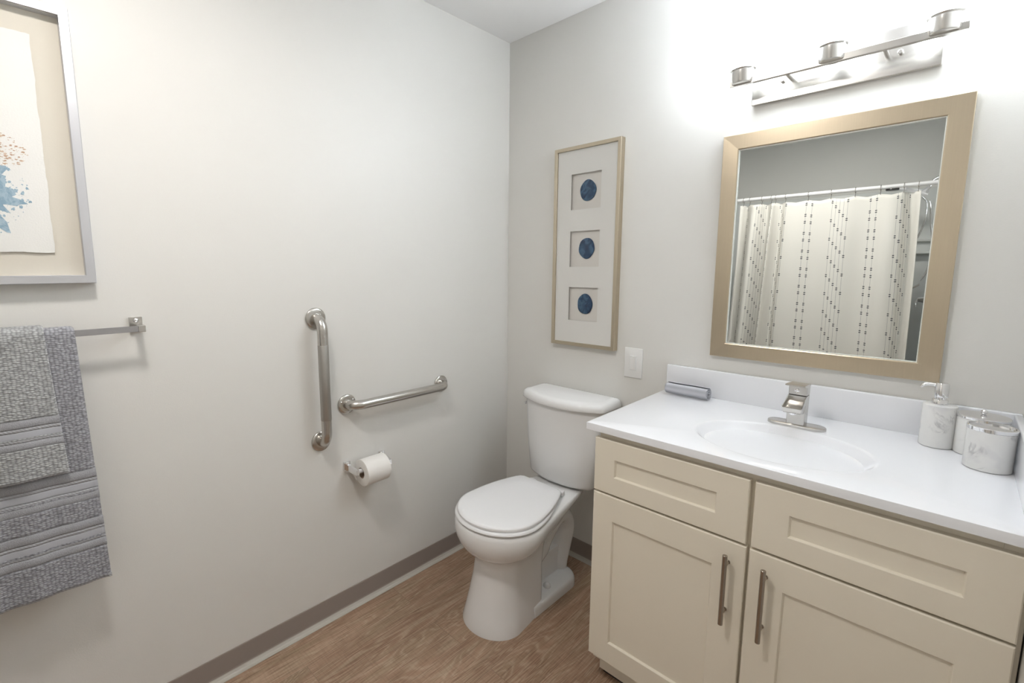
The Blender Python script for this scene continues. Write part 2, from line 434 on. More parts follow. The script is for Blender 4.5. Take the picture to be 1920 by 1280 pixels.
# ------------------------------------------------------------------ faucet
fx, fy = 1.306, -.166; z0 = CZ+.0005
fa = thing('faucet', 'brushed nickel single-lever square faucet behind the sink basin', 'faucet', (fx, fy, CZ))
b = B()
def stadium(hx, hy, z, n=10):
    pts = [(hx-hy+p[0], p[1]) for p in arc(0, 0, hy, -90, 90, n)]+[(-hx+hy+p[0], p[1]) for p in arc(0, 0, hy, 90, 270, n)]
    return [Vector((fx+x, fy+y, z)) for x, y in pts]
loft(b, [stadium(.0745, .0275, z0), stadium(.0745, .0275, z0+.006), stadium(.073, .026, z0+.008), stadium(.0705, .0235, z0+.0088)])
obj('deck_plate', b, M_nickel, fa, 35)
def rr(x0, x1, y0, y1, z, r=.004, n=3, shear=0):
    pts = []
    for cx, cy, a in ((x1-r, y1-r, 0), (x0+r, y1-r, 90), (x0+r, y0+r, 180), (x1-r, y0+r, 270)):
        pts += arc(cx, cy, r, a, a+90, n)
    return [Vector((x, y, z+shear*(y-y0))) for x, y in pts]
b = B(); zb = z0+.0088
loft(b, [rr(fx-.0235, fx+.0235, fy-.020, fy+.020, zb), rr(fx-.0235, fx+.0235, fy-.0205, fy+.021, zb+.045), rr(fx-.0235, fx+.0235, fy-.021, fy+.024, zb+.088)])
obj('body', b, M_nickel, fa, 35)
# trough spout: an open channel sloping forward
b = B()
def chan(y, zt, fd, bd, hw, th, lo=.86):  # shallow open trough on a tapering underside
    X = lambda k: fx+k
    return [Vector((X(-hw), y, zt)), Vector((X(-hw+th), y, zt)), Vector((X(-hw+th*1.6), y, zt-fd)), Vector((X(0), y, zt-fd*1.12)), Vector((X(hw-th*1.6), y, zt-fd)), Vector((X(hw-th), y, zt)), Vector((X(hw), y, zt)),
            Vector((X(hw*.99), y, zt-bd*.45)), Vector((X(hw*lo), y, zt-bd)), Vector((X(-hw*lo), y, zt-bd)), Vector((X(-hw*.99), y, zt-bd*.45))]
rings = [chan(fy-.0185, zb+.0875, .014, .050, .0235, .0025), chan(fy-.036, zb+.081, .011, .042, .0236, .0025), chan(fy-.056, zb+.073, .0085, .031, .0243, .0022), chan(fy-.072, zb+.0665, .0055, .021, .025, .002), chan(fy-.0795, zb+.064, .0025, .011, .025, .0018)]
loft(b, rings); obj('spout', b, M_nickel, fa, 50)
b = B(); lathe(b, [(.0, 0), (.008, 0), (.009, .001), (.009, .006), (0, .006)], (fx, fy-.058, zb+.0385), seg=20); obj('aerator', b, M_chrome, fa, 40)
b = B(); box(b, fx-.0215, fx+.0215, fy-.017, fy+.0215, zb+.088, zb+.0905); obj('gasket', b, M_dark, fa, label='thin dark joint line')
b = B(); zl = zb+.0905
loft(b, [rr(fx-.0235, fx+.0235, fy-.017, fy+.025, zl), rr(fx-.0235, fx+.0235, fy-.018, fy+.026, zl+.026)])
t = B()
loft(t, [[Vector((fx-.0235, fy+.0265, zl+.030)), Vector((fx+.0235, fy+.0265, zl+.030)), Vector((fx+.0235, fy+.0265, zl+.0245)), Vector((fx-.0235, fy+.0265, zl+.0245))],
         [Vector((fx-.0245, fy-.03, zl+.035)), Vector((fx+.0245, fy-.03, zl+.035)), Vector((fx+.0245, fy-.03, zl+.0265)), Vector((fx-.0245, fy-.03, zl+.0265))],
         [Vector((fx-.0245, fy-.058, zl+.0365)), Vector((fx+.0245, fy-.058, zl+.0365)), Vector((fx+.0245, fy-.058, zl+.033)), Vector((fx-.0245, fy-.058, zl+.033))]])
add(b, t)
lv = obj('lever', b, M_nickel, fa)
b = B(); lathe(b, [(0, -.0185), (.0055, -.0185), (.0065, -.0178), (.0065, -.014), (0, -.014)], (fx-.002, fy-.0005, zl+.013), 'y', 20); obj_child('index_button', b, M_chrome, lv, 40, label='round temperature button')

# ------------------------------------------------------------------ things on the counter
zc = CZ+.0008
sx, sy = 1.606, -.090
so = thing('soap_dispenser', 'tall white marble soap dispenser with a chrome pump', 'soap dispenser', (sx, sy, zc))
b = B(); lathe(b, [(0, 0), (.0325, 0), (.034, .0012), (.0345, .004), (.0345, .110), (.0335, .1125), (.0315, .1135), (0, .1135)], (sx, sy, zc), seg=48); obj('bottle', b, M_marble, so, 40)
b = B(); zt = zc+.1135
lathe(b, [(0, 0), (.0155, 0), (.0165, .001), (.0165, .012), (.0155, .0135), (.0115, .014), (.0115, .047), (0, .047)], (sx-.002, sy, zt), seg=32)
obj('collar', b, M_chrome, so, 35)
b = B(); lathe(b, [(0, 0), (.0140, 0), (.0143, .003), (.0143, .034), (.0125, .0375), (0, .038)], (sx-.001, sy, zt+.020), seg=32)
pth = smooth_path([(sx-.008, sy, zt+.049), (sx-.022, sy-.002, zt+.051), (sx-.034, sy-.004, zt+.049), (sx-.041, sy-.005, zt+.041)], 5)
tube(b, pth, [.0045]*(len(pth)-2)+[.0035, .0032], 12); obj('pump', b, M_chrome, so, 35)

cx_, cy_ = 1.6855, -.0985
ca = thing('canister', 'white marble lidded canister in the counter corner, partly hidden by the jar in front', 'canister', (cx_, cy_, zc))
b = B(); lathe(b, [(0, 0), (.0455, 0), (.047, .0012), (.0475, .004), (.0475, .092), (.046, .094), (0, .094)], (cx_, cy_, zc), seg=56); obj('jar', b, M_marble, ca, 40)
b = B(); lathe(b, [(0, 0), (.0475, 0), (.0485, .001), (.0485, .006), (.0475, .0075), (.044, .008), (.020, .0102), (0, .0108)], (cx_, cy_, zc+.0942), seg=56)
li = obj('lid', b, M_chrome, ca, 30)
b = B(); lathe(b, [(0, 0), (.003, 0), (.0026, .0008), (.0046, .0018), (.0064, .0045), (.0068, .0072), (.0058, .0108), (.003, .0128), (0, .0132)], (cx_, cy_, zc+.1045), seg=24); obj_child('knob', b, M_chrome, li, 60)
jx, jy = 1.697, -.207
ja = thing('jar', 'white marble jar with a silver rim, frontmost beside the side splash', 'jar', (jx, jy, zc))
b = B(); lathe(b, [(0, 0), (.0395, 0), (.041, .0012), (.0415, .004), (.0415, .096), (.039, .096), (.0385, .006), (0, .006)], (jx, jy, zc), seg=56, sx=1.0); obj('jar_body', b, M_marble, ja, 40)
b = B(); lathe(b, [(.0385, -.004), (.0417, -.001), (.0425, 0), (.0425, .0075), (.0415, .0088), (.0385, .0088), (.038, .004)], (jx, jy, zc+.0945), seg=56)
obj('rim', b, M_chrome, ja, 30, label='silver metal rim')

# rolled washcloth (spiral section swept along x)
b = B(); y0, zz = -.074, zc+.0247
prof = []
for i in range(120):
    a = i/119*2*pi*3.1; r = .0050+.0182*i/119; prof.append((y0+r*cos(a+.6)*1.08, zz+r*sin(a+.6), i/119*3.1))
outer = prof; inner = [(y0+(p[0]-y0)*(1-.0022/max(.004, math.hypot(p[0]-y0, p[1]-zz))), zz+(p[1]-zz)*(1-.0022/max(.004, math.hypot(p[0]-y0, p[1]-zz))), p[2]) for p in prof]
loop = outer+inner[::-1]
nx = 24; uvl = b.loops.layers.uv.new('UVMap'); rings = []
for k in range(nx+1):
    x = .872+.150*k/nx
    rings.append([b.verts.new((x+.002*sin(p[2]*7+1), p[0]+.0012*sin(x*60), p[1])) for p in loop])
for k in range(nx):
    for i in range(len(loop)):
        j = (i+1) % len(loop); fc = b.faces.new((rings[k][i], rings[k][j], rings[k+1][j], rings[k+1][i])); fc.smooth = True
        for lp, (kk, ii) in zip(fc.loops, ((k, i), (k, i+1), (k+1, i+1), (k+1, i))):
            t_ = min(ii, 239-ii)*.6 if ii < 240 else 0
            lp[uvl].uv = (kk/nx, t_*.2)
for r in (rings[0], rings[-1]):
    for i in range(119): b.faces.new((r[i], r[i+1], r[238-i], r[239-i]))
tag(obj('rolled_washcloth', b, M_wash), 'small grey ribbed washcloth rolled up against the backsplash', 'washcloth')

# ------------------------------------------------------------------ mirror
mx0, mx1, mz0, mz1, my = .9975, 1.5975, 1.0545, 1.8175, -.020
mi = thing('wall_mirror', 'rectangular wall mirror in a wide champagne metal frame above the sink', 'mirror', ((mx0+mx1)/2, 0, mz0))
def frame_mesh(axis, a0, a1, z0, z1, d_back, prof):
    """mitred frame: prof = list of (inset, depth) from outer edge to inner edge; axis x or y"""
    b = B(); n_ = len(prof)
    def P(a, z, d): return Vector((a, -d, z)) if axis == 'x' else Vector((d, a, z))
    rings = []
    for ins, d in prof:
        rings.append([b.verts.new(P(a, z, d)) for a, z in ((a0+ins, z0+ins), (a1-ins, z0+ins), (a1-ins, z1-ins), (a0+ins, z1-ins))])
    for i in range(n_):
        A, C = rings[i], rings[(i+1) % n_]
        for k in range(4):
            j = (k+1) % 4; b.faces.new((A[k], A[j], C[j], C[k]))
    return b
obj('frame', frame_mesh('x', mx0, mx1, mz0, mz1, 0, [(0, .001), (0, .019), (.0015, .0205), (.047, .0195), (.0495, .0185), (.0495, .001)]), M_champ, mi)
obj('inner_lip', frame_mesh('x', mx0+.0497, mx1-.0497, mz0+.0497, mz1-.0497, 0, [(0, .009), (0, .0165), (.0022, .0165), (.0022, .009)]), M_edge, mi, label='thin bright inner lip')
b = B(); gx0, gx1, gz0, gz1 = mx0+.0515, mx1-.0515, mz0+.0515, mz1-.0515
R = lambda i, y: [Vector((gx0+i, y, gz0+i)), Vector((gx1-i, y, gz0+i)), Vector((gx1-i, y, gz1-i)), Vector((gx0+i, y, gz1-i))]
loft(b, [R(0, -.002), R(0, -.0105), R(.013, -.01056)]); obj('mirror_glass', b, M_mirror, mi)

# ------------------------------------------------------------------ vanity light
vl = thing('vanity_light', 'three-light brushed nickel vanity light with lit frosted glass cylinders above the mirror', 'light fixture', (1.3, 0, 1.902))
b = B(); box(b, 1.0755, 1.5245, -.018, -.001, 1.9015, 2.025, .0015, 2); obj('back_plate', b, M_nickel, vl)
b = B(); box(b, 1.034, 1.570, -.108, -.092, 1.9465, 1.9645, .0008, 1); obj('cross_bar', b, M_nickel, vl)
for x in (1.186, 1.411):
    b = B(); tube(b, [(x, -.018, 1.955), (x, -.093, 1.955)], .0055, 14); obj('bar_arm', b, M_nickel, vl, 40)
for x in (1.161, 1.439):
    b = B(); lathe(b, [(0, -.032), (.004, -.032), (.006, -.030), (.006, -.024), (.004, -.023), (.004, -.018), (0, -.018)], (x, 0, 1.956), 'y', 16); obj('finial_nut', b, M_nickel, vl, 40)
for x in (1.070, 1.298, 1.526):
    b = B()
    lathe(b, [(0, 0), (.026, 0), (.0285, .0015), (.0295, .004), (.0325, .036), (.035, .038), (.0365, .0405), (.0365, .043), (.033, .044), (0, .044)], (x, -.104, 1.950), seg=40)
    cu = obj('lamp_cup', b, M_nickel, vl, 30)
    b = B()
    lathe(b, [(.030, 0), (.047, .0), (.051, .003), (.052, .008), (.052, .165), (.050, .170), (.046, .172), (.045, .165), (.045, .008), (.030, .006)], (x, -.104, 1.9945), seg=40)
    vs = b
    obj_child('glass_shade', b, M_shade, cu, 40, label='glowing frosted glass cylinder shade').matrix_parent_inverse = Matrix.Identity(4)

# ceiling light (out of frame, the second light the shadows show)
cl = thing('ceiling_light', 'round flush ceiling light with a lit white diffuser', 'light fixture', (.80, -1.70, H))
b = B(); lathe(b, [(0, 0), (.125, 0), (.128, -.003), (.128, -.030), (.120, -.034), (.110, -.034), (.110, -.026), (0, -.026)], (.80, -1.70, H-.001), seg=48); obj('pan', b, M_white, cl, 40)
b = B(); lathe(b, [(0, -.0262), (.108, -.0262), (.1085, -.029), (.106, -.031), (0, -.0325)], (.80, -1.70, H-.001), seg=48); obj('diffuser', b, M_dome, cl, 60)

# ------------------------------------------------------------------ light switch
sw = thing('light_switch', 'white rocker light switch on the wall between the narrow picture and the backsplash', 'light switch', (.6965, 0, .98))
b = B(); box(b, .658, .735, -.006, -.0005, .9175, 1.0425, .002, 3); obj('wall_plate', b, M_plastic, sw, 50)
b = B()
box(b, .6815, .7115, -.0085, -.006, .948, 1.012, .0008, 1)
loft(b, [[Vector((.684, -.0085, .952)), Vector((.709, -.0085, .952)), Vector((.709, -.0085, 1.009)), Vector((.684, -.0085, 1.009))],
         [Vector((.685, -.0095, .953)), Vector((.708, -.0095, .953)), Vector((.708, -.0125, 1.008)), Vector((.685, -.0125, 1.008))]])
obj('rocker', b, M_plastic, sw)

# ------------------------------------------------------------------ narrow picture with three blue stones
nx0, nx1, nz0, nz1 = .297, .620, 1.023, 1.892
npic = thing('framed_picture', 'tall narrow picture of three blue agate slices in a pale gold frame above the toilet', 'picture', ((nx0+nx1)/2, 0, nz0))
obj('frame', frame_mesh('x', nx0, nx1, nz0, nz1, 0, [(0, .001), (0, .030), (.0012, .0312), (.0145, .0312), (.0155, .030), (.0155, .001)]), M_champ2, npic)
b = B(); box(b, nx0+.002, nx1-.002, -.010, -.002, nz0+.002, nz1-.002); obj('backing', b, M_liner, npic)
ops = [(1.624, 1.776), (1.377, 1.532), (1.1385, 1.2865)]
b = B(); X0, X1 = .3835, .5305
def slab(b, x0, x1, z0, z1): box(b, x0, x1, -.0225, -.0185, z0, z1)
slab(b, nx0+.0156, X0, nz0+.0156, nz1-.0156); slab(b, X1, nx1-.0156, nz0+.0156, nz1-.0156)
edges = [nz1-.0156]+[v for o_ in ops for v in (o_[1], o_[0])]+[nz0+.0156]
for i in range(0, len(edges), 2): slab(b, X0, X1, edges[i+1], edges[i])
obj('mat_board', b, M_mat, npic)
for zc_, (z0_, z1_) in zip((1.702, 1.457, 1.213), ops):
    b = B(); ring = []
    ph = [random.uniform(0, 6.28) for _ in range(4)]
    prof = [(-.0102, .9), (-.0112, .98), (-.0135, 1), (-.0155, .97), (-.0162, .88)]
    rings = []
    for y, s in prof:
        rings.append([Vector((.463+cos(2*pi*i/40)*.0385*s*(1+.03*sin(2*2*pi*i/40+ph[0])+.02*sin(5*2*pi*i/40+ph[1])), y, zc_+sin(2*pi*i/40)*.045*s*(1+.03*sin(3*2*pi*i/40+ph[2])))) for i in range(40)])
    loft(b, rings); obj('agate_slice', b, M_agate, npic, 40, label='round dark blue agate slice')
b = B(); box(b, nx0+.0158, nx1-.0158, -.0262, -.0245, nz0+.0158, nz1-.0158); obj('glass', b, M_glass, npic)

# ------------------------------------------------------------------ large left picture
ay1, ay0, az0, az1 = -1.6735, -2.19, 1.338, 2.003
ap = thing('framed_art', 'large abstract ink picture in a deep silver frame above the towel bar', 'picture', (0, (ay0+ay1)/2, az0))
obj('frame', frame_mesh('y', ay0, ay1, az0, az1, 0, [(0, .001), (0, .034), (.0012, .035), (.0195, .035), (.0205, .034), (.0205, .001)]), M_silver, ap)
b = B(); box(b, .002, .010, ay0+.01, ay1-.01, az0+.01, az1-.01); obj('backing', b, M_linen, ap)
b = B(); py1, py0, pz0, pz1 = -1.7485, -2.115, 1.4155, 1.928
ring0, ring1, ring2 = [], [], []
def deck():
    pts = []
    for (a, c) in (((py0, pz0), (py1, pz0)), ((py1, pz0), (py1, pz1)), ((py1, pz1), (py0, pz1)), ((py0, pz1), (py0, pz0))):
        for i in range(50):
            t = i/50; j = random.uniform(-.0007, .0007)+.0008*sin(i*.5)
            pts.append((a[0]+(c[0]-a[0])*t+(j if a[0] == c[0] else 0), a[1]+(c[1]-a[1])*t+(j if a[1] == c[1] else 0)))
    return pts
dp = deck(); loft(b, [[Vector((.014, y, z)) for y, z in dp], [Vector((.0155, y, z)) for y, z in dp]])
pp = obj('deckle_paper', b, M_paper, ap)
def blot(name, cy, cz, r, m, seed, sz=1, core=1.0, ns=240):
    rnd = random.Random(seed); b = B()
    def blob(cy, cz, r, n=150, j=.24, k=0):
        rad = [1]*n
        for h in range(2, 22 if n > 50 else 6):
            a_, p_ = rnd.uniform(0, j/h**.5), rnd.uniform(0, 6.28)
            rad = [q+a_*sin(h*2*pi*i/n+p_) for i, q in enumerate(rad)]
        rad = [max(.3, q+rnd.uniform(-.08, .08)) for q in rad]
        pts = [(cy+cos(2*pi*i/n)*r*q, cz+sin(2*pi*i/n)*r*q*sz) for i, q in enumerate(rad)]
        x = .0158+rnd.uniform(0, .0003)
        loft(b, [[Vector((.0154, y, z)) for y, z in pts], [Vector((x, y, z)) for y, z in pts]])
    blob(cy, cz, r*core)
    for _ in range(ns):
        a = rnd.uniform(0, 2*pi); d = r*core*.85+r*(1.35-core*.85)*rnd.random()**1.4; q = .0006+.0036*rnd.random()**2.5
        blob(cy+cos(a)*d, cz+sin(a)*d*sz, q, 10, .5)
    obj_child(name, b, m, pp)
blot('blue_ink_blot', -1.892, 1.552, .082, M_blue, 3, .95)
blot('brown_ink_blot', -1.874, 1.652, .072, M_brown, 8, .5, .62, 420)
b = B(); box(b, .0285, .0302, ay0+.0207, ay1-.0207, az0+.0207, az1-.0207); obj('glass', b, M_glass, ap)

# ------------------------------------------------------------------ towel bar and towels
ty = -1.592
tb = thing('towel_bar', 'square chrome towel bar on the left wall under the large picture', 'towel bar', (0, -1.9, 1.21))
for y in (ty, ty-.61):
    b = B(); box(b, .0005, .009, y-.017, y+.014, 1.198, 1.240, .001, 2)
    box(b, .009, .073, y-.006, y+.010, 1.2035, 1.2215, .001, 2)
    mo = obj('mount', b, M_nickel, tb, label='wall mount plate and post')
    b = B(); lathe(b, [(0, .009), (.0065, .009), (.0065, .011), (.005, .0135), (0, .0142)], (0, y-.001, 1.231), 'x', 16); obj_child('screw', b, M_chrome, mo, 60)
b = B(); box(b, .0605, .0685, ty-.61, ty, 1.2045, 1.2205, .0008, 1); obj('bar', b, M_barchrome, tb)

def towel(name, label, y1, y0, zf, zb_, thick, xoff, bands, mt, flare, hem_c, tag_cat='towel'):
    """draped over the bar: front panel down to zf, back panel to zb_. bands = [(z0,z1,kind)] on the front"""
    cxb, r = .0645, .0125+xoff
    ztop = 1.2125
    path = []
    nz = 90
    for i in range(nz+1): z = zb_+(ztop-zb_)*i/nz; path.append((cxb-r, z))
    for i in range(1, 12): a = pi-pi*i/12; path.append((cxb+r*cos(a), ztop+r*sin(a)))
    for i in range(nz*2+1): z = ztop-(ztop-zf)*i/(nz*2); path.append((cxb+r, z))
    def surf(x, z, front, t, y):
        k = (ztop-z)/(ztop-zf) if z < ztop else 0
        wv = .0045*k*sin(y*38+1.3+k*1.5)+.003*k*sin(y*71+k*3)
        yy = y+(flare*k*(y-y0)/(y1-y0)) if front else y
        return x+(wv if front else 0)+(.012*k*k if front else 0), yy, z+(.004*k*sin(y*20+1) if front else 0)
    ny = 60; b = B(); uvl = b.loops.layers.uv.new('UVMap')
    # outer surface & inner surface
    L = [0]
    for p, q in zip(path, path[1:]): L.append(L[-1]+math.hypot(q[0]-p[0], q[1]-p[1]))
    nm = []
    for i in range(len(path)):
        p, q = path[max(0, i-1)], path[min(len(path)-1, i+1)]; d = Vector((q[0]-p[0], q[1]-p[1])).normalized(); nm.append((-d.y, d.x))
    def th(i, z, front):
        t = thick
        if front:
            for (a, c, kd) in bands:
                if a <= z <= c: t = thick*.5
        return t
    grid = []
    for side in (0, 1):
        g = []
        for i, (x, z) in enumerate(path):
            front = i > nz+5; row = []
            for j in range(ny+1):
                v = j/ny; y = y0+(y1-y0)*v
                edge = min(v, 1-v)*(y1-y0); er = min(1, edge/.006); er = sqrt(max(0, 1-(1-er)**2))
                t = th(i, z, front)*(.35+.65*er)
                ze = abs(z-zf) if front else abs(z-zb_)
                ez = min(1, ze/.006); t *= .4+.6*sqrt(max(0, 1-(1-ez)**2))
                o_ = t if side == 0 else 0
                sx_, sy_, sz_ = surf(x+nm[i][0]*o_, z+nm[i][1]*o_, front or i > nz, t, y)
                row.append(b.verts.new((sx_, sy_, sz_)))
            g.append(row)
        grid.append(g)
    def quad(a, c, d, e_, uvs):
        fc = b.faces.new((a, c, d, e_)); fc.smooth = True
        for lp, q in zip(fc.loops, uvs): lp[uvl].uv = q
    for side in (0, 1):
        g = grid[side]
        for i in range(len(path)-1):
            for j in range(ny):
                y_a, y_b = y0+(y1-y0)*j/ny, y0+(y1-y0)*(j+1)/ny
                quad(g[i][j], g[i][j+1], g[i+1][j+1], g[i+1][j], ((y_a, L[i]), (y_b, L[i]), (y_b, L[i+1]), (y_a, L[i+1])))
    g, h = grid
    for i in range(len(path)-1):
        for j in (0, ny): quad(g[i][j], h[i][j], h[i+1][j], g[i+1][j], ((0, L[i]), (.01, L[i]), (.01, L[i+1]), (0, L[i+1])))
    for i in (0, len(path)-1):
        for j in range(ny): quad(g[i][j], g[i][j+1], h[i][j+1], h[i][j], ((j*.01, 0), (j*.01+.01, 0), (j*.01+.01, .01), (j*.01, .01)))
    root = tag(obj(name, b, mt), label, tag_cat)
    # woven bands, cords and hem as strips proud of the recessed cloth
    def strip(nm_, za, zb2, t0, m_, lift):
        b = B(); uvl = b.loops.layers.uv.new('UVMap'); rows = []
        nn = 6
        for i in range(nn+1):
            z = za+(zb2-za)*i/nn; bul = lift*sin(pi*(.12+.76*i/nn)); row = []
            for j in range(ny+1):
                y = y0+(y1-y0)*j/ny
                p = surf(cxb+r+t0+bul, z, True, t0, y+(.0006 if j == ny else 0)); row.append(b.verts.new(p))
            rows.append(row)
        back = []
        for i in (0, nn):
            z = za+(zb2-za)*i/nn
            back.append([b.verts.new(surf(cxb+r+.0005, z, True, 0, y0+(y1-y0)*j/ny+(.0006 if j == ny else 0))) for j in range(ny+1)])
        allr = [back[0]]+rows+[back[1]]
        for i in range(len(allr)-1):
            for j in range(ny):
                fc = b.faces.new((allr[i][j], allr[i][j+1], allr[i+1][j+1], allr[i+1][j])); fc.smooth = True
                for lp, q in zip(fc.loops, ((j, i), (j+1, i), (j+1, i+1), (j, i+1))): lp[uvl].uv = (y0+(y1-y0)*q[0]/ny, za+(zb2-za)*q[1]/nn)
        for j in (0, ny): b.faces.new([r_[j] for r_ in allr])
        obj_child(nm_, b, m_, root)
    for (a, c, kd) in bands:
        if kd == 'band': strip('woven_band', a, c, thick*.55, M_band, .0006)
        elif kd == 'cord': strip('corded_edging', a, c, thick*.62, M_cord, .0016)
        elif kd == 'plush': strip('plush_band', a, c, thick*.55, M_plush, thick*.5)
    strip('hem', zf-.001, zf+.011, thick*.55, M_cord, .0022)
    return root
# z positions of the woven borders
def border(zt, hb=.020, hp=.022):
    z = zt; out = []
    for kd, h in (('plush', hp+.003), ('cord', .008), ('band', hb), ('cord', .008), ('plush', hp)):
        out.append((z-h+.0004, z-.0004, kd)); z -= h
    return out
bath = towel('bath_towel', 'long grey terry bath towel hanging on the towel bar behind the shorter hand towel', -1.733, -2.12, .557, .62, .0075, .0,
             border(.862)+border(.730), M_terry, .018, 0)
hand = towel('hand_towel', 'short light grey terry hand towel folded over the bath towel on the towel bar', -1.791, -2.06, .868, .90, .0065, .0085,
             border(1.018, .018, .018), M_terry2, .016, 0)

# ------------------------------------------------------------------ grab bars
def grab(name, label, p0, p1, grip):
    p0, p1 = Vector(p0), Vector(p1); d = (p1-p0).normalized(); out = Vector((1, 0, 0)); so_ = .052; R_ = .045
    g = thing(name, label, 'grab bar', (0, (p0.y+p1.y)/2, (p0.z+p1.z)/2))
    pts = [p0+out*.003]
    c0 = p0+d*R_+out*(so_-R_)
    pts.append(p0+out*(so_-R_))
    for i in range(1, 11):
        a = pi/2*i/10; pts.append(c0 - d*R_*cos(a) + out*R_*sin(a))
    c1 = p1-d*R_+out*(so_-R_)
    for i in range(0, 10):
        a = pi/2*i/10; pts.append(c1 + d*R_*sin(a) + out*R_*cos(a))
    pts.append(p1+out*(so_-R_)); pts.append(p1+out*.003)
    b = B(); tube(b, pts, .0185, 28); obj('bar', b, M_steel, g, 60)
    if grip:
        b = B(); a_, c_ = p0+d*.092+out*so_, p1-d*.092+out*so_
        tube(b, [a_, a_+d*.001, c_-d*.001, c_], [.0186, .0190, .0190, .0186], 28); obj('peened_grip', b, M_peened, g, 60, label='rough peened grip section')
    for p in (p0, p1):
        b = B(); lathe(b, [(0, .0005), (.0375, .0005), (.0385, .002), (.0385, .005), (.036, .008), (.030, .0095), (.0195, .010), (0, .010)], (0, p.y, p.z), 'x', 40)
        fl = obj('flange', b, M_steel, g, 40, label='round wall flange')
        if not grip:
            for k in range(3):
                a = 2*pi*k/3+.6; b = B(); lathe(b, [(0, .0085), (.004, .0085), (.0036, .0105), (.002, .0115), (0, .0118)], (0, p.y+.0285*cos(a), p.z+.0285*sin(a)), 'x', 12)
                obj_child('screw', b, M_chrome, fl, 60).matrix_parent_inverse = Matrix.Identity(4)
    return g
grab('grab_bar', 'vertical stainless steel grab bar on the left wall', (0, -1.055, .734), (0, -1.055, 1.195), True)
grab('grab_bar', 'horizontal stainless steel grab bar on the left wall above the toilet paper', (0, -.943, .853), (0, -.464, .850), False)

# ------------------------------------------------------------------ toilet paper
tp = thing('toilet_paper_holder', 'chrome two-post toilet paper holder on the left wall', 'toilet paper holder', (0, -.872, .6))
zr, xr = .597, .066
for s, y in ((-1, -.951), (1, -.794)):
    b = B(); box(b, .0005, .007, y-.015, y+.013, zr-.012, zr+.026, .001, 2)
    loft(b, [[Vector((.007, y-.006, zr+.016)), Vector((.007, y+.006, zr+.016)), Vector((.007, y+.006, zr-.010)), Vector((.007, y-.006, zr-.010))],
             [Vector((.04, y-.006, zr+.013)), Vector((.04, y+.006, zr+.013)), Vector((.04, y+.006, zr-.009)), Vector((.04, y-.006, zr-.009))],
             [Vector((xr+.010, y-.006-s*.004, zr+.010)), Vector((xr+.010, y+.006-s*.004, zr+.010)), Vector((xr+.010, y+.006-s*.004, zr-.010)), Vector((xr+.010, y-.006-s*.004, zr-.010))]])
    po = obj('post', b, M_chrome, tp)
    b = B(); lathe(b, [(0, .007), (.006, .007), (.006, .009), (.0045, .0115), (0, .012)], (0, y, zr+.0185), 'x', 14); obj_child('screw', b, M_chrome, po, 60).matrix_parent_inverse = Matrix.Identity(4)
b = B(); lathe(b, [(0, -.942), (.0085, -.942), (.0085, -.866), (.0095, -.865), (.0095, -.802), (0, -.802)], (xr, 0, zr), 'y', 24); obj('spindle', b, M_white, tp, 40, label='white plastic spindle')
tr = thing('toilet_paper_roll', 'white toilet paper roll on the chrome holder', 'toilet paper', (xr, -.874, zr-.06))
zq = zr-.0098
b = B(); rings = []
for r, y in [(.0212, -.822), (.0212, -.927), (.050, -.927), (.052, -.9255), (.052, -.8235), (.050, -.822)]:
    rings.append([Vector((xr+r*cos(2*pi*i/48), y, zq+r*sin(2*pi*i/48))) for i in range(48)])
loft(b, rings+[rings[0]], False, False); bmesh.ops.remove_doubles(b, verts=b.verts, dist=1e-6)
obj('tissue', b, M_roll, tr, 40)
b = B(); rings = []
for r, y in [(.0192, -.8225), (.0192, -.9265), (.0211, -.9265), (.0211, -.8225)]:
    rings.append([Vector((xr+r*cos(2*pi*i/48), y, zq+r*sin(2*pi*i/48))) for i in range(48)])
loft(b, rings+[rings[0]], False, False); bmesh.ops.remove_doubles(b, verts=b.verts, dist=1e-6)
obj('cardboard_core', b, M_card, tr, 40, label='brown cardboard core')

# ------------------------------------------------------------------ toilet
TX = .447
to = thing('toilet', 'white two-piece toilet with a closed round lid between the left wall and the vanity', 'toilet', (TX, -.42, 0))
NR = 64
def egg(z, hw, yf, yb, hwb, cyw, p=2.0, pb=2.6, dz=0):
    """outline: front half ellipse from (cyw) to yf with half width hw, back half superellipse to yb blending to half width hwb"""
    pts = []
    for i in range(NR):
        a = 2*pi*i/NR; c, s = cos(a), sin(a)
        if s <= 0:
            x = hw*math.copysign(abs(c)**(2/p), c); y = cyw-(cyw-yf)*abs(s)**(2/p)
        else:
            ss = abs(s)**(2/pb); x = (hw+(hwb-hw)*ss**1.1)*math.copysign(abs(c)**(2/pb), c); y = cyw+(yb-cyw)*ss
            if pb > 4: pass
        pts.append(Vector((TX+x, y, z+dz*(y-cyw))))
    return pts
def ring2(z, hw, yf, yb, hb, cyw=-.53, p=1.0, skew=0):
    """outline with a round front (to yf), widest at cyw, narrowing to a straight back edge of half width hb at yb"""
    pts = []; c0 = .52; s0 = sqrt(1-c0*c0)
    for i in range(NR):
        a = 2*pi*i/NR; c, s_ = cos(a), sin(a)
        if s_ <= 0: x, y = hw*c, cyw+(cyw-yf)*s_
        elif abs(c) > c0:
            q = s_/s0; y = cyw+(yb-cyw)*q; x = math.copysign(hw-(hw-hb)*q**p, c)
            if q > .93: x -= math.copysign(.007*((q-.93)/.07)**2, c)
        else: y = yb+.003*(1-(c/c0)**2); x = (hb-.007)*c/c0
        pts.append(Vector((TX+x-(skew*max(0, y+.52)), y, z)))
    return pts
b = B()
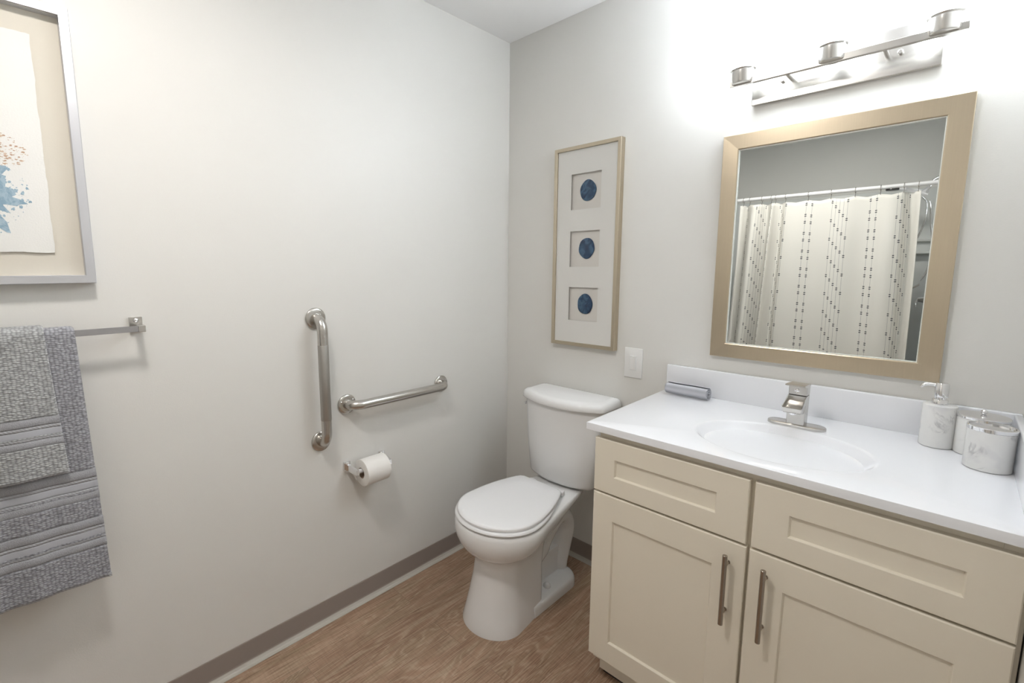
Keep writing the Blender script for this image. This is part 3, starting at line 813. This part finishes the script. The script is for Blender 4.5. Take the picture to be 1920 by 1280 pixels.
loft(b, [ring2(0, .130, -.698, -.415, .112, -.58), ring2(.006, .130, -.698, -.415, .112, -.58), ring2(.05, .121, -.686, -.405, .106, -.57), ring2(.11, .111, -.670, -.395, .10, -.565),
         ring2(.18, .102, -.654, -.385, .09, -.555), ring2(.24, .097, -.645, -.37, .085, -.55), ring2(.272, .097, -.645, -.36, .085, -.55), ring2(.283, .106, -.654, -.35, .09, -.55), ring2(.296, .128, -.675, -.335, .095, -.55), ring2(.315, .151, -.696, -.31, .10, -.548),
         ring2(.337, .169, -.710, -.275, .104, -.545), ring2(.36, .181, -.718, -.235, .106, -.54), ring2(.385, .187, -.722, -.17, .107, -.535), ring2(.405, .187, -.720, -.122, .107), ring2(.418, .184, -.716, -.112, .105), ring2(.4225, .178, -.709, -.115, .100)])
obj('bowl', b, M_porc, to, 55)
# foot flange
b = B()
def foot(z, hw, yf, yb, r=.05):
    pts = arc(TX+hw-r, yb-r, r, 0, 90, 8)+arc(TX-hw+r, yb-r, r, 90, 180, 8)+[(TX-hw, yf), (TX+hw, yf)]
    return [Vector((x, y, z)) for x, y in pts]
loft(b, [foot(0, .120, -.47, -.145, .07), foot(.028, .120, -.47, -.147, .07), foot(.039, .1165, -.47, -.150, .07), foot(.0445, .109, -.47, -.157, .065), foot(.050, .05, -.47, -.17, .04)])
obj('foot', b, M_porc, to, 45)
# trapway
b = B()
pth = smooth_path([(TX, -.47, .16), (TX, -.40, .155), (TX, -.335, .19), (TX, -.28, .245), (TX, -.21, .29), (TX, -.155, .28), (TX, -.125, .22), (TX, -.150, .14), (TX, -.175, .07), (TX, -.18, .01)], 6)
nP = len(pth); tube(b, pth, [.060-.006*min(1, i/(nP*.5)) for i in range(nP)], 28, sx=.85, sy=1.18 if False else 1.12)
obj('trapway', b, M_porc, to, 80)
b = B(); tube(b, smooth_path([(TX, -.45, .20), (TX, -.37, .198), (TX, -.315, .20), (TX, -.285, .203), (TX, -.272, .205)], 4), [.078]*5+[.074, .071, .068, .065, .062, .059, .055, .050, .044, .036, .026, .008], 28, sx=.9, sy=1.0); obj('outlet_bulge', b, M_porc, to, 80)
b = B(); loft(b, [foot(.03, .044, -.44, -.165, .03), foot(.07, .040, -.44, -.165, .03), foot(.11, .035, -.44, -.165, .03), foot(.15, .03, -.42, -.165, .02)]); obj('trapway_web', b, M_porc, to, 50)
for s in (1, -1):
    b = B(); lathe(b, [(0, 0), (.0155, 0), (.016, .004), (.0145, .012), (.010, .018), (.005, .021), (0, .0215)], (TX+s*.076, -.335, .044), seg=24); obj('bolt_cap', b, M_seat, to, 60)
# seat and lid
L = dict(cyw=-.548, p=1.9, skew=.07)
b = B(); loft(b, [ring2(.4245, .172, -.706, -.292, .100, **L), ring2(.4255, .178, -.714, -.290, .106, **L), ring2(.432, .182, -.7185, -.288, .108, **L), ring2(.438, .180, -.716, -.290, .106, **L), ring2(.4405, .174, -.709, -.294, .101, **L)])
obj('seat', b, M_seat, to, 50)
b = B(); loft(b, [ring2(.4412, .166, -.700, -.272, .100, **L), ring2(.4425, .1725, -.7075, -.267, .108, **L), ring2(.450, .1735, -.709, -.266, .109, **L), ring2(.4545, .171, -.705, -.268, .107, **L), ring2(.4568, .163, -.695, -.274, .100, **L), ring2(.4582, .10, -.63, -.33, .06, **L)])
obj('lid', b, M_seat, to, 50)
for s in (1, -1):
    b = B(); box(b, TX+s*.075-.018, TX+s*.075+.018, -.268, -.242, .4235, .447, .006, 3); obj('hinge', b, M_seat, to, 50)
# tank
def tankring(z, hw, yf, yc, yb, r=.03):
    """flat back, bowed front: yf at the middle, yc at the corners"""
    pts = []
    n_ = 24
    for i in range(n_+1):
        t = -1+2*i/n_; pts.append((TX+t*(hw-r*.5), yf+(yc-yf)*abs(t)**2.2))
    pts = pts[1:-1]
    pts = [(TX-hw, yc+r*.9), (TX-hw+r*.08, yc+r*.45), (TX-hw+r*.3, yc+r*.12)]+pts+[(TX+hw-r*.3, yc+r*.12), (TX+hw-r*.08, yc+r*.45), (TX+hw, yc+r*.9)]
    pts += [(TX+hw, yb-.01), (TX+hw-.01, yb), (TX-hw+.01, yb), (TX-hw, yb-.01)]
    return [Vector((x, y, z)) for x, y in pts]
b = B(); loft(b, [tankring(.4285, .145, -.180, -.146, -.035), tankring(.4375, .159, -.198, -.163, -.026), tankring(.451, .165, -.205, -.169, -.022), tankring(.60, .180, -.211, -.171, -.02), tankring(.782, .1945, -.216, -.165, -.018)])
obj('tank', b, M_porc, to, 50)
b = B(); loft(b, [tankring(.7825, .200, -.222, -.168, -.014), tankring(.785, .210, -.231, -.172, -.009), tankring(.789, .212, -.2335, -.173, -.008), tankring(.806, .209, -.2305, -.170, -.008), tankring(.815, .205, -.226, -.166, -.010), tankring(.8205, .196, -.216, -.158, -.016), tankring(.8225, .180, -.198, -.145, -.028)])
obj('tank_lid', b, M_porc, to, 50)
b = B(); tube(b, [(TX-.190, -.125, .752), (TX-.199, -.125, .752), (TX-.203, -.125, .752)], [.012, .012, .009], 18)
loft(b, [[Vector((TX-.203, -.119, .758)), Vector((TX-.199, -.119, .758)), Vector((TX-.199, -.119, .746)), Vector((TX-.203, -.119, .746))],
         [Vector((TX-.204, -.155, .752)), Vector((TX-.200, -.155, .752)), Vector((TX-.200, -.155, .740)), Vector((TX-.204, -.155, .740))]])
obj('flush_lever', b, M_chrome, to, 40, label='chrome flush lever')

# ------------------------------------------------------------------ shower, seen in the mirror
RY, RZ = -2.28, 1.878
su = B()
zs0, zs1 = .45, 1.93
box(su, .001, SHX-.001, YB+.001, YB+.014, zs0, zs1, .003, 2)
box(su, .001, .014, YB+.014, RY-.06, zs0, zs1, .003, 2)
box(su, SHX-.014, SHX-.001, YB+.014, RY-.06, zs0, zs1, .003, 2)
surr = tag(obj('shower_surround', su, M_tub, None, 30), 'pale grey moulded shower wall surround behind the curtain, seen in the mirror', 'shower surround')
b = B(); box(b, SHX-.28, SHX-.014, YB+.014, YB+.085, 1.462, 1.482, .006, 3); box(b, SHX-.28, SHX-.014, YB+.014, YB+.045, 1.55, 1.575, .006, 3); obj_child('shelf', b, M_tub, surr, 40)
tu = B()
def rr2(x0, x1, y0, y1, z, r, n=6):
    pts = []
    for cx, cy, a in ((x1-r, y1-r, 0), (x0+r, y1-r, 90), (x0+r, y0+r, 180), (x1-r, y0+r, 270)): pts += arc(cx, cy, r, a, a+90, n)
    return [Vector((x, y, z)) for x, y in pts]
tx0, tx1, ty0, ty1 = .002, SHX-.002, YB+.002, RY-.08
loft(tu, [rr2(tx0, tx1, ty0, ty1, 0, .01), rr2(tx0, tx1, ty0, ty1, .43, .01), rr2(tx0+.01, tx1-.01, ty0+.01, ty1-.01, .445, .015), rr2(tx0+.06, tx1-.06, ty0+.06, ty1-.06, .445, .1), rr2(tx0+.08, tx1-.08, ty0+.08, ty1-.08, .42, .12), rr2(tx0+.12, tx1-.12, ty0+.11, ty1-.11, .12, .12), rr2(tx0+.2, tx1-.2, ty0+.16, ty1-.16, .09, .1)])
tag(obj('bathtub', tu, M_white, None, 40), 'white bathtub behind the shower curtain', 'bathtub')
ro = thing('curtain_rod', 'white shower curtain rod reflected in the mirror', 'curtain rod', (SHX/2, RY, RZ))
b = B(); tube(b, [(.001, RY, RZ), (SHX-.001, RY, RZ)], .0125, 20); obj('rod', b, M_white, ro, 40)
for x, s in ((.001, 1), (SHX-.001, -1)):
    b = B(); lathe(b, [(0, 0), (.03, 0), (.03, s*.006), (.02, s*.012), (0, s*.012)], (x, RY, RZ), 'x', 24); obj('rod_flange', b, M_white, ro, 40)
hx = [.402, .444, .525, .586, .613, .675, .812, .941, 1.070, 1.198, 1.310, 1.377]
# cloth path in plan through the hooks, arc length .152 between hooks
SEG = .152; plan = []
xs = [.372]+hx+[1.40]
plan_pts = []
for i in range(len(hx)-1):
    a, c = hx[i], hx[i+1]; wd = c-a; amp = .46*sqrt(max(0, SEG**2-wd**2)); amp = min(amp, .06)
    sg = 1 if i % 2 else -1
    if wd > .1: amp *= .55
    for k in range(14):
        t = k/14; plan_pts.append((a+wd*t, sg*amp*sin(pi*t)*(1 if wd < .1 else .8), (i+t)*SEG, min(t, 1-t)*2, wd))
plan_pts.append((hx[-1], 0, 11*SEG, 0, .06))
plan_pts = [(hx[0]-.03, .012, -.045, .3, .04), (hx[0]-.015, .010, -.022, .2, .04)]+plan_pts+[(hx[-1]+.008, .012, 11*SEG+.015, .2, .05), (hx[-1]+.014, .02, 11*SEG+.03, .3, .05)]
b = B(); uvl = b.loops.layers.uv.new('UVMap'); NZ = 60; ztp, zbt = 1.838, .30; rows = []
for k in range(NZ+1):
    t = k/NZ; z = ztp+(zbt-ztp)*t; row = []
    for (x, dy, u, sag, wd) in plan_pts:
        amp = .55+.45*min(1, t*5)
        xb = x+(.035*t*(x-.85)/.5)*(2.0 if x < .85 else 1) + .012*sin(t*3+u*5)*t*(1 if wd < .1 else .3)
        row.append(b.verts.new((xb, RY-.004+dy*amp+.006*sin(u*23+t*2)*t, z-(.012*sag*max(0, 1-t*4)*(1 if wd > .1 else .5)))))
    rows.append(row)
for k in range(NZ):
    for i in range(len(plan_pts)-1):
        fc = b.faces.new((rows[k][i], rows[k][i+1], rows[k+1][i+1], rows[k+1][i])); fc.smooth = True
        for lp, (kk, ii) in zip(fc.loops, ((k, i), (k, i+1), (k+1, i+1), (k+1, i))):
            lp[uvl].uv = (plan_pts[ii][2], (1-kk/NZ)*(ztp-zbt))
cu_o = tag(obj('shower_curtain', b, M_curtain), 'cream shower curtain printed with dark beaded stripes, reflected in the mirror', 'shower curtain')
md = cu_o.modifiers.new('thickness', 'SOLIDIFY'); md.thickness = .0012; md.offset = 0
hb = B()
pts = [(RY+cos(a)*.0185, RZ-.004+sin(a)*.0185) for a in [radians(q) for q in range(-60, 241, 20)]]
pth = [Vector((0, y-RY, z-RZ)) for y, z in pts]+[Vector((0, -.004, -.034)), Vector((0, .002, -.045)), Vector((0, .006, -.041))]
tube(hb, pth, .0016, 8)
hook = None
for i, x in enumerate(hx):
    if hook is None: h_ = obj('curtain_hook', hb, M_steel, None, 60); hook = h_
    else: h_ = hook.copy(); COL.objects.link(h_)
    h_.location = (x, RY, RZ)
    tag(h_, 'thin steel hook holding the shower curtain on the white rod', 'curtain hook', 'curtain hooks on the shower rod')
# tied liner ribbons at the right end
b = B()
for pts_, w_ in (([(1.318, RY-.02, 1.858), (1.345, RY-.03, 1.845), (1.372, RY-.028, 1.832), (1.383, RY-.02, 1.80)], .010), ([(1.425, RY-.02, 1.862), (1.405, RY-.03, 1.845), (1.385, RY-.03, 1.828), (1.42, RY-.03, 1.812)], .008)):
    pp_ = smooth_path(pts_, 5); tube(b, pp_, w_, 10, sx=.4 if False else 1, sy=.35)
obj_child('tie_ribbon', b, M_white, cu_o, 60)
# hand shower
hs = thing('hand_shower', 'chrome hand shower with a looping metal hose, seen at the right edge of the mirror', 'shower', (SHX-.02, -2.6, 1.9))
def pl(x, z, y=-2.6): return (x, y, z)
pth = smooth_path([pl(1.382, 1.832), pl(1.405, 1.80), pl(1.411, 1.75), pl(1.408, 1.68), pl(1.388, 1.59, -2.61), pl(1.345, 1.48, -2.62), pl(1.315, 1.37, -2.62), pl(1.33, 1.26, -2.62), pl(1.375, 1.225, -2.61), pl(1.44, 1.278), pl(1.475, 1.36), pl(1.485, 1.5, -2.59), pl(1.462, 1.66, -2.59), pl(1.455, 1.74, -2.58), pl(1.447, 1.79, -2.58), pl(1.427, 1.818, -2.58)], 8)
b = B(); tube(b, pth, .0062, 12); obj('hose', b, M_chrome, hs, 60)
b = B(); tube(b, smooth_path([(SHX-.016, -2.58, 1.95), (1.47, -2.58, 1.945), (1.434, -2.58, 1.911), (1.40, -2.58, 1.875)], 5), .008, 14); lathe(b, [(0, 0), (.03, 0), (.028, -.006), (.012, -.012), (0, -.012)], (SHX-.016, -2.58, 1.95), 'x', 24); obj('shower_arm', b, M_chrome, hs, 50)
b = B(); tube(b, [(1.405, -2.58, 1.862), (1.375, -2.6, 1.868), (1.30, -2.6, 1.89), (1.262, -2.6, 1.898)], [.013, .011, .011, .013], 16); obj('wand_handle', b, M_white, hs, 50)
b = B(); lathe(b, [(0, -.010), (.034, -.010), (.038, -.004), (.036, .006), (.018, .014), (0, .016)], (1.228, -2.6, 1.899), 'z', 32); obj('spray_head', b, mat('spray_face', (.10, .10, .10), .3, .6), hs, 40, label='dark round spray head')
va = thing('shower_valve', 'chrome shower valve with a small lever, low at the right edge of the mirror', 'shower valve', (SHX-.014, -2.6, 1.15))
b = B(); lathe(b, [(0, 0), (.075, 0), (.073, -.006), (.03, -.012), (.026, -.05), (.018, -.075), (.012, -.098), (0, -.10)], (SHX-.0145, -2.6, 1.150), 'x', 32); obj('handle_cone', b, M_chrome, va, 50)
b = B(); tube(b, smooth_path([(1.430, -2.6, 1.150), (1.418, -2.6, 1.142), (1.413, -2.6, 1.122), (1.414, -2.6, 1.104)], 4), [.006]*9+[.008]*4, 12); obj('lever', b, M_chrome, va, 60)
